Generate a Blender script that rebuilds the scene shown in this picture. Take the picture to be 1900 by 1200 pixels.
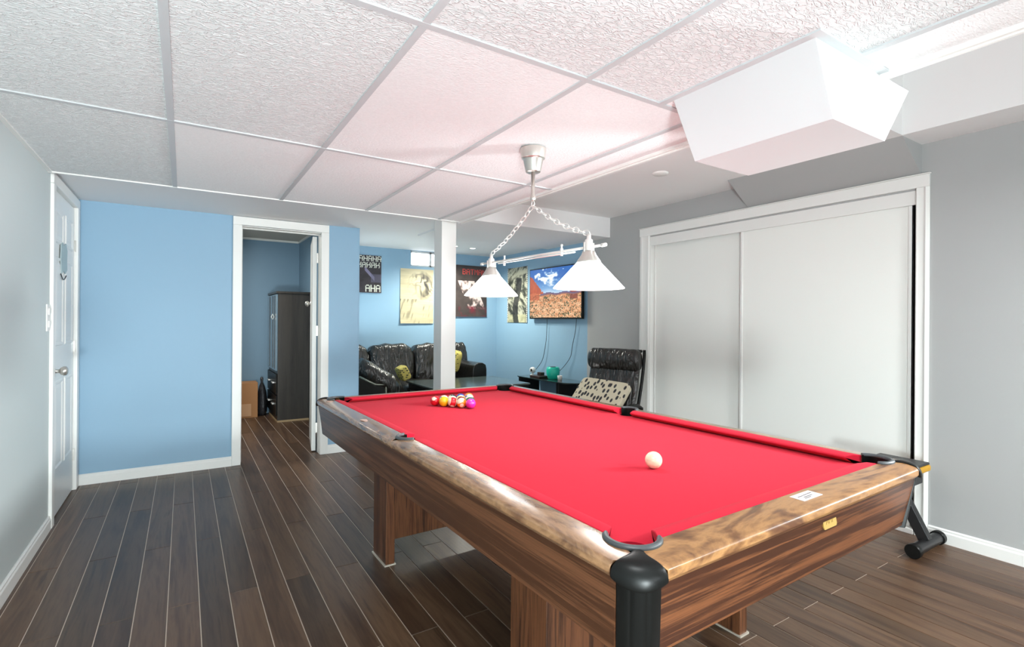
import bpy, math, random
from mathutils import Vector, Matrix
random.seed(7)
PI = math.pi
C = bpy.context.scene.collection
for o in list(bpy.data.objects): bpy.data.objects.remove(o)
sc = bpy.context.scene

# ------------------------------------------------------------------ camera
cam = bpy.data.cameras.new('camera'); co = bpy.data.objects.new('camera', cam); C.objects.link(co)
cam.sensor_fit = 'HORIZONTAL'; cam.sensor_width = 36; cam.lens = 951.5 / 1900 * 36
cam.shift_y = -4.23 / 1900; cam.clip_start = 0.02
YAW, ROLL = .56949, .0073428
fwd = Vector((math.sin(YAW), math.cos(YAW), 0)); rt0 = Vector((math.cos(YAW), -math.sin(YAW), 0)); up0 = Vector((0, 0, 1))
rt = math.cos(ROLL) * rt0 + math.sin(ROLL) * up0; up = -math.sin(ROLL) * rt0 + math.cos(ROLL) * up0
M = Matrix((rt, up, -fwd)).transposed().to_4x4(); M.translation = Vector((0, 0, 1.2)); co.matrix_world = M
sc.camera = co

# ------------------------------------------------------------------ world, lights, exposure
w = bpy.data.worlds.new('daylight'); sc.world = w; w.use_nodes = True
w.node_tree.nodes['Background'].inputs[0].default_value = (.86, .94, 1, 1)
w.node_tree.nodes['Background'].inputs[1].default_value = 8.0
sc.view_settings.view_transform = 'Standard'; sc.view_settings.look = 'None'
sc.view_settings.exposure = 0.18; sc.view_settings.gamma = 1; sc.view_settings.use_curve_mapping = False

def area(name, loc, size, energy, col, rot, shape='RECTANGLE', spread=None):
    l = bpy.data.lights.new(name, 'AREA'); l.energy = energy; l.color = col; l.shape = shape
    l.size = size[0]
    if shape == 'RECTANGLE': l.size_y = size[1]
    if spread: l.spread = spread
    o = bpy.data.objects.new(name, l); C.objects.link(o); o.location = loc; o.rotation_euler = rot
    return o
def aim(x, y, z): return Vector((x, y, z)).to_track_quat('-Z', 'Y').to_euler()
# fill light added at the unseen rear window opening, in place of daylight
area('window_daylight', (.55, -4.92, 1.35), (1.3, 1.0), 34, (.94, .98, 1), (PI / 2 , 0, 0))
# added fill aimed up and forward from behind the camera, without a fixture
area('added_left_fill', (-.35, -1.5, .3), (.5, .5), 132, (.87, .98, 1), aim(0, .86, .5))
# unseen fill added at the right to brighten the left wall and door
area('added_right_fill', (3.4, .15, 1.6), (.5, .4), 26, (.93, .985, 1), aim(-1, .84, -.12), spread=1.25)
# two out-of-view downward fills added just under the tiles, no fixtures
area('added_top_fill', (2.6, -.9, 1.99), (.4, .4), 96, (.95, .985, 1), (0, 0, 0))
area('added_top_fill', (.25, .3, 1.99), (.3, .3), 12, (.95, .99, 1), (0, 0, 0))
# hidden upward fills, added behind the pool table and in the lounge corner
area('added_low_fill', (2.35, 3.75, .12), (.5, .3), 3, (1, .98, .95), (PI, 0, 0))
area('added_low_fill', (1.75, 5.35, 1.0), (.2, .2), 4, (.9, 1, .97), (PI, 0, 0))
# fill without a fixture, added to brighten the closet room
area('added_room_fill', (.2, 5.9, 2.2), (.4, .4), 25, (1, .95, .88), (0, 0, 0))

# ------------------------------------------------------------------ helpers
def lin(c): return tuple(((x / 255) / 12.92 if x / 255 <= .04045 else ((x / 255 + .055) / 1.055) ** 2.4) for x in c)
class MB:
    def __init__(s): s.v = []; s.f = []
    def add(s, vs, fs):
        n = len(s.v); s.v += [tuple(v) for v in vs]; s.f += [tuple(n + i for i in f) for f in fs]; return s
    def box(s, x0, x1, y0, y1, z0, z1):
        return s.add([(x0,y0,z0),(x1,y0,z0),(x1,y1,z0),(x0,y1,z0),(x0,y0,z1),(x1,y0,z1),(x1,y1,z1),(x0,y1,z1)],
                     [(0,3,2,1),(4,5,6,7),(0,1,5,4),(1,2,6,5),(2,3,7,6),(3,0,4,7)])
    def prism(s, poly, z0, z1, ax='z'):
        n = len(poly)
        def P(a, b, c): return {'z': (a, b, c), 'y': (a, c, b), 'x': (c, a, b)}[ax]
        vs = [P(a, b, z0) for a, b in poly] + [P(a, b, z1) for a, b in poly]
        fs = [tuple(range(n))[::-1], tuple(range(n, 2 * n))] + [(i, (i + 1) % n, n + (i + 1) % n, n + i) for i in range(n)]
        return s.add(vs, fs)
    def loft(s, rings, closed=True, cap=True):
        n = len(rings[0]); b = len(s.v)
        vs = [p for r in rings for p in r]; fs = []
        for i in range(len(rings) - 1):
            for j in range(n if closed else n - 1):
                k = (j + 1) % n
                fs.append((i * n + j, i * n + k, (i + 1) * n + k, (i + 1) * n + j))
        if cap and closed:
            fs.append(tuple(range(n))[::-1]); fs.append(tuple((len(rings) - 1) * n + j for j in range(n)))
        return s.add(vs, fs)
    def lathe(s, prof, c=(0, 0, 0), n=24, ax='z', cap=False):
        rings = []
        for r, h in prof:
            ring = []
            for i in range(n):
                a = 2 * PI * i / n; x, y = r * math.cos(a), r * math.sin(a)
                p = {'z': (x, y, h), 'x': (h, x, y), 'y': (y, h, x)}[ax]
                ring.append((c[0] + p[0], c[1] + p[1], c[2] + p[2]))
            rings.append(ring)
        return s.loft(rings, True, cap)
    def tube(s, pts, r, n=8, closed=False):
        pts = [Vector(p) for p in pts]; rings = []; m = len(pts)
        prev = None
        for i, p in enumerate(pts):
            a = pts[(i - 1) % m] if (closed or i > 0) else p; b = pts[(i + 1) % m] if (closed or i < m - 1) else p
            t = (b - a).normalized()
            if prev is None:
                q = Vector((0, 0, 1)) if abs(t.z) < .9 else Vector((1, 0, 0)); u = t.cross(q).normalized()
            else: u = (prev - t * prev.dot(t)).normalized()
            prev = u; v = t.cross(u); rr = r[i] if isinstance(r, (list, tuple)) else r
            rings.append([p + rr * (math.cos(2 * PI * k / n) * u + math.sin(2 * PI * k / n) * v) for k in range(n)])
        if closed: rings.append(rings[0])
        return s.loft(rings, True, not closed)
    def puff(s, cx, cy, cz, sx, sy, sz, e=.35, n=20, R=None, bump=0):
        rings = []
        def sg(a, e): return math.copysign(abs(a) ** e, a)
        for i in range(n + 1):
            ph = -PI / 2 + PI * i / n; ring = []
            for j in range(2 * n):
                th = 2 * PI * j / (2 * n)
                p = Vector((sx * sg(math.cos(ph), e) * sg(math.cos(th), e), sy * sg(math.cos(ph), e) * sg(math.sin(th), e), sz * sg(math.sin(ph), e)))
                if bump: p *= 1 + bump * math.sin(9 * p.x / sx + 3 * math.sin(5 * p.z / sz)) * math.cos(6 * p.z / sz)
                if R: p = R @ p
                ring.append(p + Vector((cx, cy, cz)))
            rings.append(ring)
        return s.loft(rings, True, False)
    def build(s, name, mat, parent=None, smooth=False, bevel=0, loc=None, rz=0, seg=2, **props):
        me = bpy.data.meshes.new(name); me.from_pydata(s.v, [], s.f)
        me.validate(); me.update()
        import bmesh
        b = bmesh.new(); b.from_mesh(me); (bmesh.ops.remove_doubles(b, verts=b.verts, dist=1e-5) if smooth else None)
        bmesh.ops.recalc_face_normals(b, faces=b.faces); b.to_mesh(me); b.free()
        if mat: me.materials.append(mat)
        if smooth:
            me.shade_smooth()
        o = bpy.data.objects.new(name, me); C.objects.link(o)
        if parent: o.parent = parent
        if loc: o.location = loc
        if rz: o.rotation_euler = (0, 0, rz)
        if bevel:
            m = o.modifiers.new('bevel', 'BEVEL'); m.width = bevel; m.segments = seg; m.limit_method = 'ANGLE'; m.angle_limit = .6
            me.shade_smooth(); 
            w = o.modifiers.new('wn', 'WEIGHTED_NORMAL'); w.keep_sharp = True
        for k, v in props.items(): o[k] = v
        return o
def thing(name, label, cat, loc=(0, 0, 0), rz=0, group=None):
    o = bpy.data.objects.new(name, None); C.objects.link(o); o.location = loc; o.rotation_euler = (0, 0, rz)
    o.empty_display_size = .1; o['label'] = label; o['category'] = cat
    if group: o['group'] = group
    return o
def tag(o, label, cat, group=None):
    o['label'] = label; o['category'] = cat
    if group: o['group'] = group
    return o
def st(o): o['kind'] = 'structure'; return o

# ------------------------------------------------------------------ materials
def mat(name, col, rough=.6, metal=0, bump=None, var=0, emis=None, coat=0, spec=.5, sheen=0, trans=0):
    m = bpy.data.materials.new(name); m.use_nodes = True; nt = m.node_tree; b = nt.nodes['Principled BSDF']
    b.inputs['Base Color'].default_value = (*col, 1); b.inputs['Roughness'].default_value = rough; b.inputs['Metallic'].default_value = metal
    b.inputs['Specular IOR Level'].default_value = spec
    if coat: b.inputs['Coat Weight'].default_value = coat; b.inputs['Coat Roughness'].default_value = .12
    if sheen: b.inputs['Sheen Weight'].default_value = sheen
    if trans: b.inputs['Transmission Weight'].default_value = trans
    if emis: b.inputs['Emission Color'].default_value = (*emis[0], 1); b.inputs['Emission Strength'].default_value = emis[1]
    if bump or var:
        tc = nt.nodes.new('ShaderNodeTexCoord'); nz = nt.nodes.new('ShaderNodeTexNoise')
        nt.links.new(tc.outputs['Object'], nz.inputs['Vector']); nz.inputs['Scale'].default_value = bump[0] if bump else 6; nz.inputs['Detail'].default_value = 6
        if bump:
            bp = nt.nodes.new('ShaderNodeBump'); bp.inputs['Strength'].default_value = bump[1]; bp.inputs['Distance'].default_value = bump[2] if len(bump) > 2 else .002
            nt.links.new(nz.outputs['Fac'], bp.inputs['Height']); nt.links.new(bp.outputs['Normal'], b.inputs['Normal'])
        if var:
            n2 = nt.nodes.new('ShaderNodeTexNoise'); n2.inputs['Scale'].default_value = 2.2; nt.links.new(tc.outputs['Object'], n2.inputs['Vector'])
            mx = nt.nodes.new('ShaderNodeMix'); mx.data_type = 'RGBA'
            mx.inputs['A'].default_value = (*[c * (1 - var) for c in col], 1); mx.inputs['B'].default_value = (*[min(1, c * (1 + var)) for c in col], 1)
            nt.links.new(n2.outputs['Fac'], mx.inputs['Factor']); nt.links.new(mx.outputs['Result'], b.inputs['Base Color'])
    return m
def ramp(nt, fac, stops):
    r = nt.nodes.new('ShaderNodeValToRGB'); cr = r.color_ramp
    while len(cr.elements) < len(stops): cr.elements.new(.5)
    for e, (p, c) in zip(cr.elements, stops): e.position = p; e.color = (*c, 1)
    nt.links.new(fac, r.inputs['Fac']); return r
def wood(name, stops, axis='x', rough=.35, along=1.2, across=16, warp=1.0, coat=.3, rand=False, fine=.3):
    m = bpy.data.materials.new(name); m.use_nodes = True; nt = m.node_tree; b = nt.nodes['Principled BSDF']
    tc = nt.nodes.new('ShaderNodeTexCoord'); mp = nt.nodes.new('ShaderNodeMapping')
    s = {'x': (along, across, across), 'y': (across, along, across), 'z': (across, across, along)}[axis]
    mp.inputs['Scale'].default_value = s
    if rand:
        oi = nt.nodes.new('ShaderNodeObjectInfo'); mu = nt.nodes.new('ShaderNodeMath'); mu.operation = 'MULTIPLY'; mu.inputs[1].default_value = 60
        nt.links.new(oi.outputs['Random'], mu.inputs[0]); cx = nt.nodes.new('ShaderNodeCombineXYZ')
        nt.links.new(mu.outputs[0], cx.inputs[0]); nt.links.new(mu.outputs[0], cx.inputs[1])
        ad = nt.nodes.new('ShaderNodeVectorMath'); ad.operation = 'ADD'
        nt.links.new(tc.outputs['Object'], ad.inputs[0]); nt.links.new(cx.outputs[0], ad.inputs[1]); nt.links.new(ad.outputs[0], mp.inputs['Vector'])
    else: nt.links.new(tc.outputs['Object'], mp.inputs['Vector'])
    n1 = nt.nodes.new('ShaderNodeTexNoise'); n1.inputs['Scale'].default_value = 1; n1.inputs['Detail'].default_value = 7; n1.inputs['Distortion'].default_value = warp
    n1.inputs['Roughness'].default_value = .6
    nt.links.new(mp.outputs[0], n1.inputs['Vector'])
    n2 = nt.nodes.new('ShaderNodeTexNoise'); n2.inputs['Scale'].default_value = 6; n2.inputs['Detail'].default_value = 4
    nt.links.new(mp.outputs[0], n2.inputs['Vector'])
    ma = nt.nodes.new('ShaderNodeMath'); ma.operation = 'MULTIPLY_ADD'; ma.inputs[1].default_value = fine
    nt.links.new(n2.outputs['Fac'], ma.inputs[0]); nt.links.new(n1.outputs['Fac'], ma.inputs[2])
    r = ramp(nt, ma.outputs[0], stops); src = r.outputs['Color']
    if rand:
        hs = nt.nodes.new('ShaderNodeHueSaturation'); mr = nt.nodes.new('ShaderNodeMapRange'); mr.inputs[3].default_value = .72; mr.inputs[4].default_value = 1.3
        nt.links.new(oi.outputs['Random'], mr.inputs[0]); nt.links.new(mr.outputs[0], hs.inputs['Value']); nt.links.new(src, hs.inputs['Color']); src = hs.outputs['Color']
    nt.links.new(src, b.inputs['Base Color']); b.inputs['Roughness'].default_value = rough
    b.inputs['Specular IOR Level'].default_value = .36; b.inputs['Coat Weight'].default_value = coat; b.inputs['Coat Roughness'].default_value = .15
    bp = nt.nodes.new('ShaderNodeBump'); bp.inputs['Strength'].default_value = .15; bp.inputs['Distance'].default_value = .001
    nt.links.new(n1.outputs['Fac'], bp.inputs['Height']); nt.links.new(bp.outputs['Normal'], b.inputs['Normal'])
    return m
grey_wall = mat('grey_paint', (.39, .395, .39), .55, bump=(220, .12, .001))
blue_wall = mat('blue_paint', (.245, .405, .545), .5, bump=(220, .12, .001))
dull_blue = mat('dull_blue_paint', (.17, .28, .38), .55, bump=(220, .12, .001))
white_dry = mat('white_drywall', (.82, .815, .81), .7, bump=(150, .08, .001))
white_trim = mat('white_trim_paint', (.80, .80, .77), .35)
white_door = mat('white_door_paint', (.84, .85, .82), .35)
panel_white = mat('closet_panel_white', (.84, .85, .81), .65)
tee_white = mat('tee_bar_enamel', (.54, .56, .57), .5)
def tile_mat(name, scale, dist, det, col, rid=True):
    m = bpy.data.materials.new(name); m.use_nodes = True; nt = m.node_tree; b = nt.nodes['Principled BSDF']; b.inputs['Roughness'].default_value = .9
    tc = nt.nodes.new('ShaderNodeTexCoord'); mp = nt.nodes.new('ShaderNodeMapping'); mp.inputs['Scale'].default_value = (1, 2.0, 1)
    nt.links.new(tc.outputs['Object'], mp.inputs['Vector'])
    nz = nt.nodes.new('ShaderNodeTexNoise'); nz.inputs['Scale'].default_value = scale; nz.inputs['Detail'].default_value = det; nz.inputs['Distortion'].default_value = dist
    nt.links.new(mp.outputs[0], nz.inputs['Vector'])
    src = nz.outputs['Fac']
    if rid:   # ridged plaster: 1-|2n-1|
        a = nt.nodes.new('ShaderNodeMath'); a.operation = 'MULTIPLY_ADD'; a.inputs[1].default_value = 2; a.inputs[2].default_value = -1; nt.links.new(src, a.inputs[0])
        c = nt.nodes.new('ShaderNodeMath'); c.operation = 'ABSOLUTE'; nt.links.new(a.outputs[0], c.inputs[0])
        r = nt.nodes.new('ShaderNodeMapRange'); r.inputs[1].default_value = 0; r.inputs[2].default_value = .16; r.inputs[3].default_value = 1; r.inputs[4].default_value = 0
        nt.links.new(c.outputs[0], r.inputs[0]); src = r.outputs[0]
    rp = ramp(nt, src, [(0, tuple(x * .90 for x in col)), (1, tuple(min(1, x * 1.1) for x in col))]); nt.links.new(rp.outputs['Color'], b.inputs['Base Color'])
    bp = nt.nodes.new('ShaderNodeBump'); bp.inputs['Strength'].default_value = .8; bp.inputs['Distance'].default_value = .004
    nt.links.new(src, bp.inputs['Height']); nt.links.new(bp.outputs['Normal'], b.inputs['Normal']); return m
tile_rough = tile_mat('swirled_plaster_tile', 34, .7, 4, (.82, .84, .84))
tile_fine = tile_mat('fine_fissure_tile', 90, .4, 5, (.84, .85, .85), False)
plank_m = wood('dark_plank', [(.35, lin((50, 34, 25))), (.55, lin((76, 55, 41))), (.72, lin((96, 73, 55))), (.9, lin((58, 41, 30)))], 'y', .38, .9, 14, 1.2, coat=.06, rand=True)
joint_m = mat('plank_joint', lin((200, 186, 172)), .6)  # pale tint paints in the light caught by the plank bevels
rail_x = wood('rail_burl_wood_x', [(.38, lin((60, 38, 26))), (.52, lin((112, 76, 48))), (.64, lin((160, 118, 76))), (.80, lin((90, 58, 40)))], 'x', .34, 2.2, 8, 1.9, coat=.2)
rail_y = wood('rail_burl_wood_y', [(.38, lin((62, 42, 32))), (.52, lin((112, 80, 58))), (.64, lin((152, 116, 84))), (.80, lin((84, 58, 44)))], 'y', .24, 2.2, 8, 1.9, coat=.7)
apron_x = wood('walnut_laminate_x', [(.36, lin((42, 22, 13))), (.5, lin((76, 43, 26))), (.62, lin((112, 68, 41))), (.76, lin((58, 31, 19)))], 'x', .36, .8, 38, .8, coat=.15, fine=.45)
apron_y = wood('walnut_laminate_y', [(.36, lin((50, 28, 18))), (.5, lin((74, 45, 29))), (.62, lin((102, 66, 44))), (.76, lin((66, 40, 26)))], 'y', .36, .8, 38, .8, coat=.15, fine=.45)
leg_m = wood('walnut_leg', [(.36, lin((44, 25, 16))), (.5, lin((74, 43, 27))), (.62, lin((100, 62, 39))), (.78, lin((54, 31, 19)))], 'z', .4, 1.5, 34, .8, coat=.1)
felt = mat('red_felt', (.52, .015, .036), .95, bump=(900, .35, .0006), var=.08, sheen=.03, spec=.08)
black_pl = mat('black_plastic', (.006, .0063, .006), .34, bump=(300, .05, .0005), spec=.18)
black_rub = mat('dark_rubber_ring', (.06, .07, .075), .4)
black_m = mat('black_metal', (.012, .012, .013), .35)
dark_in = mat('dark_board', (.02, .014, .011), .8)
nickel = mat('brushed_nickel', (.58, .56, .52), .3, metal=.8)
chrome = mat('pale_chrome', (.80, .79, .75), .3, metal=.55)
steel = mat('galvanised_strip', (.75, .70, .6), .4, metal=.6)
leather = mat('black_leather', (.014, .0135, .012), .3, bump=(9, .9, .03), spec=.7)
leather2 = mat('smooth_black_leather', (.012, .0115, .011), .28, bump=(30, .5, .008), spec=.6)
for lm in (leather,):
    nt = lm.node_tree; nz = [n for n in nt.nodes if n.type == 'TEX_NOISE'][0]; tc = [n for n in nt.nodes if n.type == 'TEX_COORD'][0]
    mp = nt.nodes.new('ShaderNodeMapping'); mp.inputs['Scale'].default_value = (2.2, 1.2, .8); mp.inputs['Rotation'].default_value = (0, .5, 0)
    nt.links.new(tc.outputs['Object'], mp.inputs['Vector']); nt.links.new(mp.outputs[0], nz.inputs['Vector']); nz.inputs['Distortion'].default_value = .9; nz.inputs['Detail'].default_value = 2.5
def obj_noise_print(name, base, spot, scale, lo, hi, rough=.9, stretch=(1, 1, 1)):
    m = bpy.data.materials.new(name); m.use_nodes = True; nt = m.node_tree; b = nt.nodes['Principled BSDF']; b.inputs['Roughness'].default_value = rough
    tc = nt.nodes.new('ShaderNodeTexCoord'); mp = nt.nodes.new('ShaderNodeMapping'); mp.inputs['Scale'].default_value = stretch
    nt.links.new(tc.outputs['Object'], mp.inputs['Vector']); v = nt.nodes.new('ShaderNodeTexVoronoi'); v.inputs['Scale'].default_value = scale; v.inputs['Randomness'].default_value = .7
    nt.links.new(mp.outputs[0], v.inputs['Vector']); r = ramp(nt, v.outputs['Distance'], [(lo, spot), (hi, base)]); nt.links.new(r.outputs['Color'], b.inputs['Base Color']); return m
oval_print = obj_noise_print('oval_print_cotton', (.62, .56, .42), (.03, .03, .035), 1, .32, .38, stretch=(30, 16, 15))
yellow_print = obj_noise_print('yellow_print_cotton', (.55, .46, .12), (.05, .055, .03), 1, .26, .36, stretch=(24, 24, 44))
attr_cache = {}
def attr_mat(name, emis=0):
    if name in attr_cache: return attr_cache[name]
    m = bpy.data.materials.new(name); m.use_nodes = True; nt = m.node_tree; b = nt.nodes['Principled BSDF']; b.inputs['Roughness'].default_value = .45
    a = nt.nodes.new('ShaderNodeVertexColor'); a.layer_name = 'print'
    if emis:
        nt.links.new(a.outputs['Color'], b.inputs['Emission Color']); b.inputs['Emission Strength'].default_value = emis; b.inputs['Base Color'].default_value = (.01, .01, .01, 1)
    else: nt.links.new(a.outputs['Color'], b.inputs['Base Color'])
    attr_cache[name] = m; return m
def printed(name, P, nu, nv, fn, m, parent=None):
    """flat printed sheet: P(u,v) -> point, fn(u,v) -> sRGB 0..255"""
    vs = [P(i / nu, j / nv) for j in range(nv + 1) for i in range(nu + 1)]
    fs = [(j * (nu + 1) + i, j * (nu + 1) + i + 1, (j + 1) * (nu + 1) + i + 1, (j + 1) * (nu + 1) + i) for j in range(nv) for i in range(nu)]
    me = bpy.data.meshes.new(name); me.from_pydata(vs, [], fs); ca = me.color_attributes.new('print', 'FLOAT_COLOR', 'CORNER')
    buf = []
    for j in range(nv):
        for i in range(nu):
            c = lin([max(0, min(255, x)) for x in fn((i + .5) / nu, (j + .5) / nv)]); buf += [*c, 1] * 4
    ca.data.foreach_set('color', buf); me.materials.append(m)
    o = bpy.data.objects.new(name, me); C.objects.link(o)
    if parent: o.parent = parent
    return o

# ================================================================== SETTING
ZT, ZD, ZS, ZL = 2.01, 2.22, 2.048, 2.052     # tile plane, drywall, soffit, lounge ceiling
XL, XR = -.64, 3.525
# ---- floor
fl = MB().box(-.76, 4.2, -5.1, 7.4, -.12, -.0022).build('floor', joint_m); st(fl)
PL, PW, G = 1.4, .1127, .0016
def plank_mesh(L):
    m = MB(); x0, x1, y0, y1, h, c = G, PW - G, G, L - G, .0022, .0012
    m.add([(x0,y0,-h),(x1,y0,-h),(x1,y1,-h),(x0,y1,-h),(x0+c,y0+c,0),(x1-c,y0+c,0),(x1-c,y1-c,0),(x0+c,y1-c,0)],
          [(4,5,6,7),(0,1,5,4),(1,2,6,5),(2,3,7,6),(3,0,4,7)]); return m
first = plank_mesh(PL).build('plank', plank_m, fl); pmesh = first.data; used = False
rest = MB(); pm = plank_mesh(PL)
for k in range(-2, 43):
    x = -.5 + (k) * PW
    base = 2.55 if k % 2 == 0 else 3.25
    j = -7
    while base + j * PL < 7.3:
        y = base + j * PL; j += 1
        if y + PL < -5: continue
        vis = (y + PL > .25 and y < 4.77 and x < 3.5 and x > -.72 and (y + PL) > .1 + .25 * max(0, 1.6 - x)) or (y > 3.3 and .25 < x < 1.3 and y < 7.2)
        if vis:
            if not used: o = first; used = True
            else: o = first.copy(); C.objects.link(o)
            o.location = (x, y, 0)
        else: rest.add([(a + x, b + y, c) for a, b, c in pm.v], pm.f)
rest.build('plank_field', plank_m, fl, kind='stuff')

# ---- walls
w_l = MB()
w_l.box(XL - .12, XL, -5.1, 3.92, 0, 2.7).box(XL - .12, XL, 4.665, 7.4, 0, 2.7).box(XL - .12, XL, 3.92, 4.665, 1.972, 2.7)
st(w_l.build('wall_left', mat('pale_grey_paint', (.55, .61, .61), .55, bump=(220, .12, .001))))
w_b = MB().box(XL, .40, 4.77, 4.87, 0, 2.7).box(1.03, 1.37, 4.77, 4.87, 0, 2.7).box(.40, 1.03, 4.77, 4.87, 1.978, 2.7)
st(w_b.build('wall_back', blue_wall))
w_r = MB().box(XR, XR + .1, -5.1, 1.22, 0, 2.7).box(XR, XR + .1, 3.21, 4.055, 0, 2.7).box(XR, XR + .1, 1.22, 3.21, 1.965, 2.7)
st(w_r.build('wall_right', grey_wall))
st(MB().box(XR, XR + .1, 4.055, 5.99, 0, 2.7).build('wall_lounge_right', blue_wall))
w_f = MB().box(1.37, 2.31, 5.89, 5.99, 0, 2.7).box(2.86, XR, 5.89, 5.99, 0, 2.7).box(2.31, 2.86, 5.89, 5.99, 0, 1.86).box(2.31, 2.86, 5.89, 5.99, 2.05, 2.7)
st(w_f.build('wall_lounge_far', blue_wall))
st(MB().box(1.30, 1.37, 4.87, 7.25, 0, 2.7).build('wall_between', blue_wall))
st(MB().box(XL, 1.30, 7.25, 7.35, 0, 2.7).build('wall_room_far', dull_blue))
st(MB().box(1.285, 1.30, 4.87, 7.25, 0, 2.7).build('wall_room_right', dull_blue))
w_k = MB().box(XL, -.1, -5.1, -4.98, 0, 2.7).box(1.2, 1.9, -5.1, -4.98, 0, 2.7).box(3.2, XR, -5.1, -4.98, 0, 2.7).box(-.1, 1.2, -5.1, -4.98, 0, .85).box(1.9, 3.2, -5.1, -4.98, 0, .85).box(-.1, 1.2, -5.1, -4.98, 1.85, 2.7).box(1.9, 3.2, -5.1, -4.98, 1.85, 2.7)
st(w_k.build('wall_rear', grey_wall))
cl = MB().box(4.1, 4.18, 1.0, 3.4, 0, 2.7).box(XR + .1, 4.1, 1.0, 1.06, 0, 2.7).box(XR + .1, 4.1, 3.34, 3.4, 0, 2.7)
st(cl.build('wall_closet', mat('closet_inside', (.10, .085, .075), .8)))
glass = mat('window_glass', (1, 1, 1), .02, trans=1)
for k, (x0, x1, y, z0, z1, d) in enumerate([(2.31, 2.86, 5.93, 1.86, 2.05, 1), (-.1, 1.2, -5.04, .85, 1.85, -1), (1.9, 3.2, -5.04, .85, 1.85, -1)]):  # rear pair is unseen, added as openings for light from behind the camera
    f = MB(); t = .022 if k == 0 else .04
    f.box(x0, x1, y, y + .04, z0, z0 + t).box(x0, x1, y, y + .04, z1 - t, z1).box(x0, x0 + t, y, y + .04, z0, z1).box(x1 - t, x1, y, y + .04, z0, z1)
    xm = x0 + (x1 - x0) * .5; f.box(xm - t / 2, xm + t / 2, y, y + .04, z0, z1)
    fo = st(f.build('window_%d' % (k + 1), white_trim))
    MB().box(x0 + t, x1 - t, y + .018, y + .022, z0 + t, z1 - t).build('pane', glass, fo)

# ---- ceiling
cei = MB().box(-.76, 4.2, -5.1, 7.4, 2.7, 2.8).build('ceiling', white_dry); st(cei)
XS = [XL, -.05, .552, 1.135, 1.72, 1.90]; YS = [-4.98, -3.55, -2.335, -1.12, .10, 1.318, 2.533, 3.785]
hw_ = .012
def tname(i, j):
    if i in (0,): return tile_rough
    if i == 1: return tile_fine if j == 4 else tile_rough
    if i == 2: return tile_fine if j >= 3 else tile_rough
    if i == 3: return tile_fine if j == 3 or j == 4 else tile_rough
    return tile_fine
for i in range(5):
    for jj in range(7):
        j = jj - 2
        x0, x1, y0, y1 = XS[i] + hw_ * (i > 0), XS[i + 1] - hw_ * (i < 4), YS[jj] + hw_ * (jj > 0), YS[jj + 1] - hw_ * (jj < 6)
        z0, z1 = ZT + .005, ZT + .018
        if j == 2 and i == 3: b = MB().prism([(x0, y0), (x1, y0), (x1, .735), (1.478, .735), (1.478, y1), (x0, y1)], z0, z1)
        elif j == 2 and i == 4: b = MB().box(x0, x1, y0, .735, z0, z1)
        else: b = MB().box(x0, x1, y0, y1, z0, z1)
        b.build('ceiling_tile', tname(i, j), cei)
for x in XS[1:5]:
    if x == 1.72: MB().box(x - hw_, x + hw_, -4.98, .735, ZT, ZT + .03).box(x - hw_, x + hw_, 1.30, 3.785, ZT, ZT + .03).build('grid_bar', tee_white, cei)
    else: MB().box(x - hw_, x + hw_, -4.98, 3.785, ZT, ZT + .03).build('grid_bar', tee_white, cei)
for y in YS[1:7]:
    MB().box(XL, 1.90, y - hw_, y + hw_, ZT - .0006, ZT + .028).build('grid_bar', tee_white, cei)
MB().box(1.474, 1.503, .762, 1.318, ZT - .001, ZT + .028).box(1.474, 1.935, .735, .762, ZT - .001, ZT + .028).build('grid_bar', tee_white, cei)
MB().box(1.503, 1.90, 1.2625, 1.306, ZT + .004, ZT + .016).build('ceiling_tile', tile_fine, cei)
# edge mouldings of the tiled field
MB().box(1.898, 1.938, -4.98, .765, ZT - .004, ZT + .03).box(1.898, 1.938, 1.262, 3.80, ZT - .004, ZT + .03)\
   .box(1.90, 1.905, -4.98, .765, ZT - .009, ZT).box(1.90, 1.905, 1.262, 3.80, ZT - .009, ZT)\
   .box(1.926, 1.938, -4.98, .765, ZT - .009, ZT).box(1.926, 1.938, 1.262, 3.80, ZT - .009, ZT).build('edge_moulding', white_trim, cei)
MB().box(XL, 1.938, 3.782, 3.802, ZT - .002, ZS).box(XL, XL + .02, -4.98, 3.80, ZT - .001, ZT + .03).build('edge_moulding', white_trim, cei)
MB().box(XL, 1.93, -4.98, .75, 2.19, 2.215).box(XL, 1.93, 1.27, 3.8, 2.19, 2.215).box(XL, 1.6, .75, 1.27, 2.19, 2.215).box(1.925, 1.936, -4.98, .76, ZT + .03, 2.3).box(1.925, 1.936, 1.265, 3.78, ZT + .03, 2.3).build('deck_board', white_dry, cei)
# flat drywall over the right strip, near bulkhead, recess
MB().box(1.936, XR, 1.20, 3.73, ZD, ZD + .5).box(3.262, XR, -4.98, 1.20, ZD, 2.7).box(1.936, 3.262, -4.98, 1.20, 2.62, 2.7).build('drywall_bulkhead', white_dry, cei)
# soffit over the passage and beam in front of the lounge
MB().box(XL, 1.30, 3.802, 4.77, ZS, ZS + .5).box(1.30, 1.936, 3.802, 4.752, ZS, ZS + .5).build('soffit', white_dry, cei)
MB().box(1.936, XR, 3.73, 4.752, 2.03, 2.6).build('beam', white_dry, cei)
MB().box(1.30, XR, 4.752, 5.89, ZL, 2.6).build('lounge_ceiling', white_dry, cei)
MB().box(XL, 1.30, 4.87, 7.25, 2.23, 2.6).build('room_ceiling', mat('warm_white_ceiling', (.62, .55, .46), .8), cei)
st(MB().box(XL, 1.285, 7.235, 7.25, 2.205, 2.23).box(1.27, 1.285, 4.87, 7.25, 2.205, 2.23).build('trim_1', white_trim))
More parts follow.
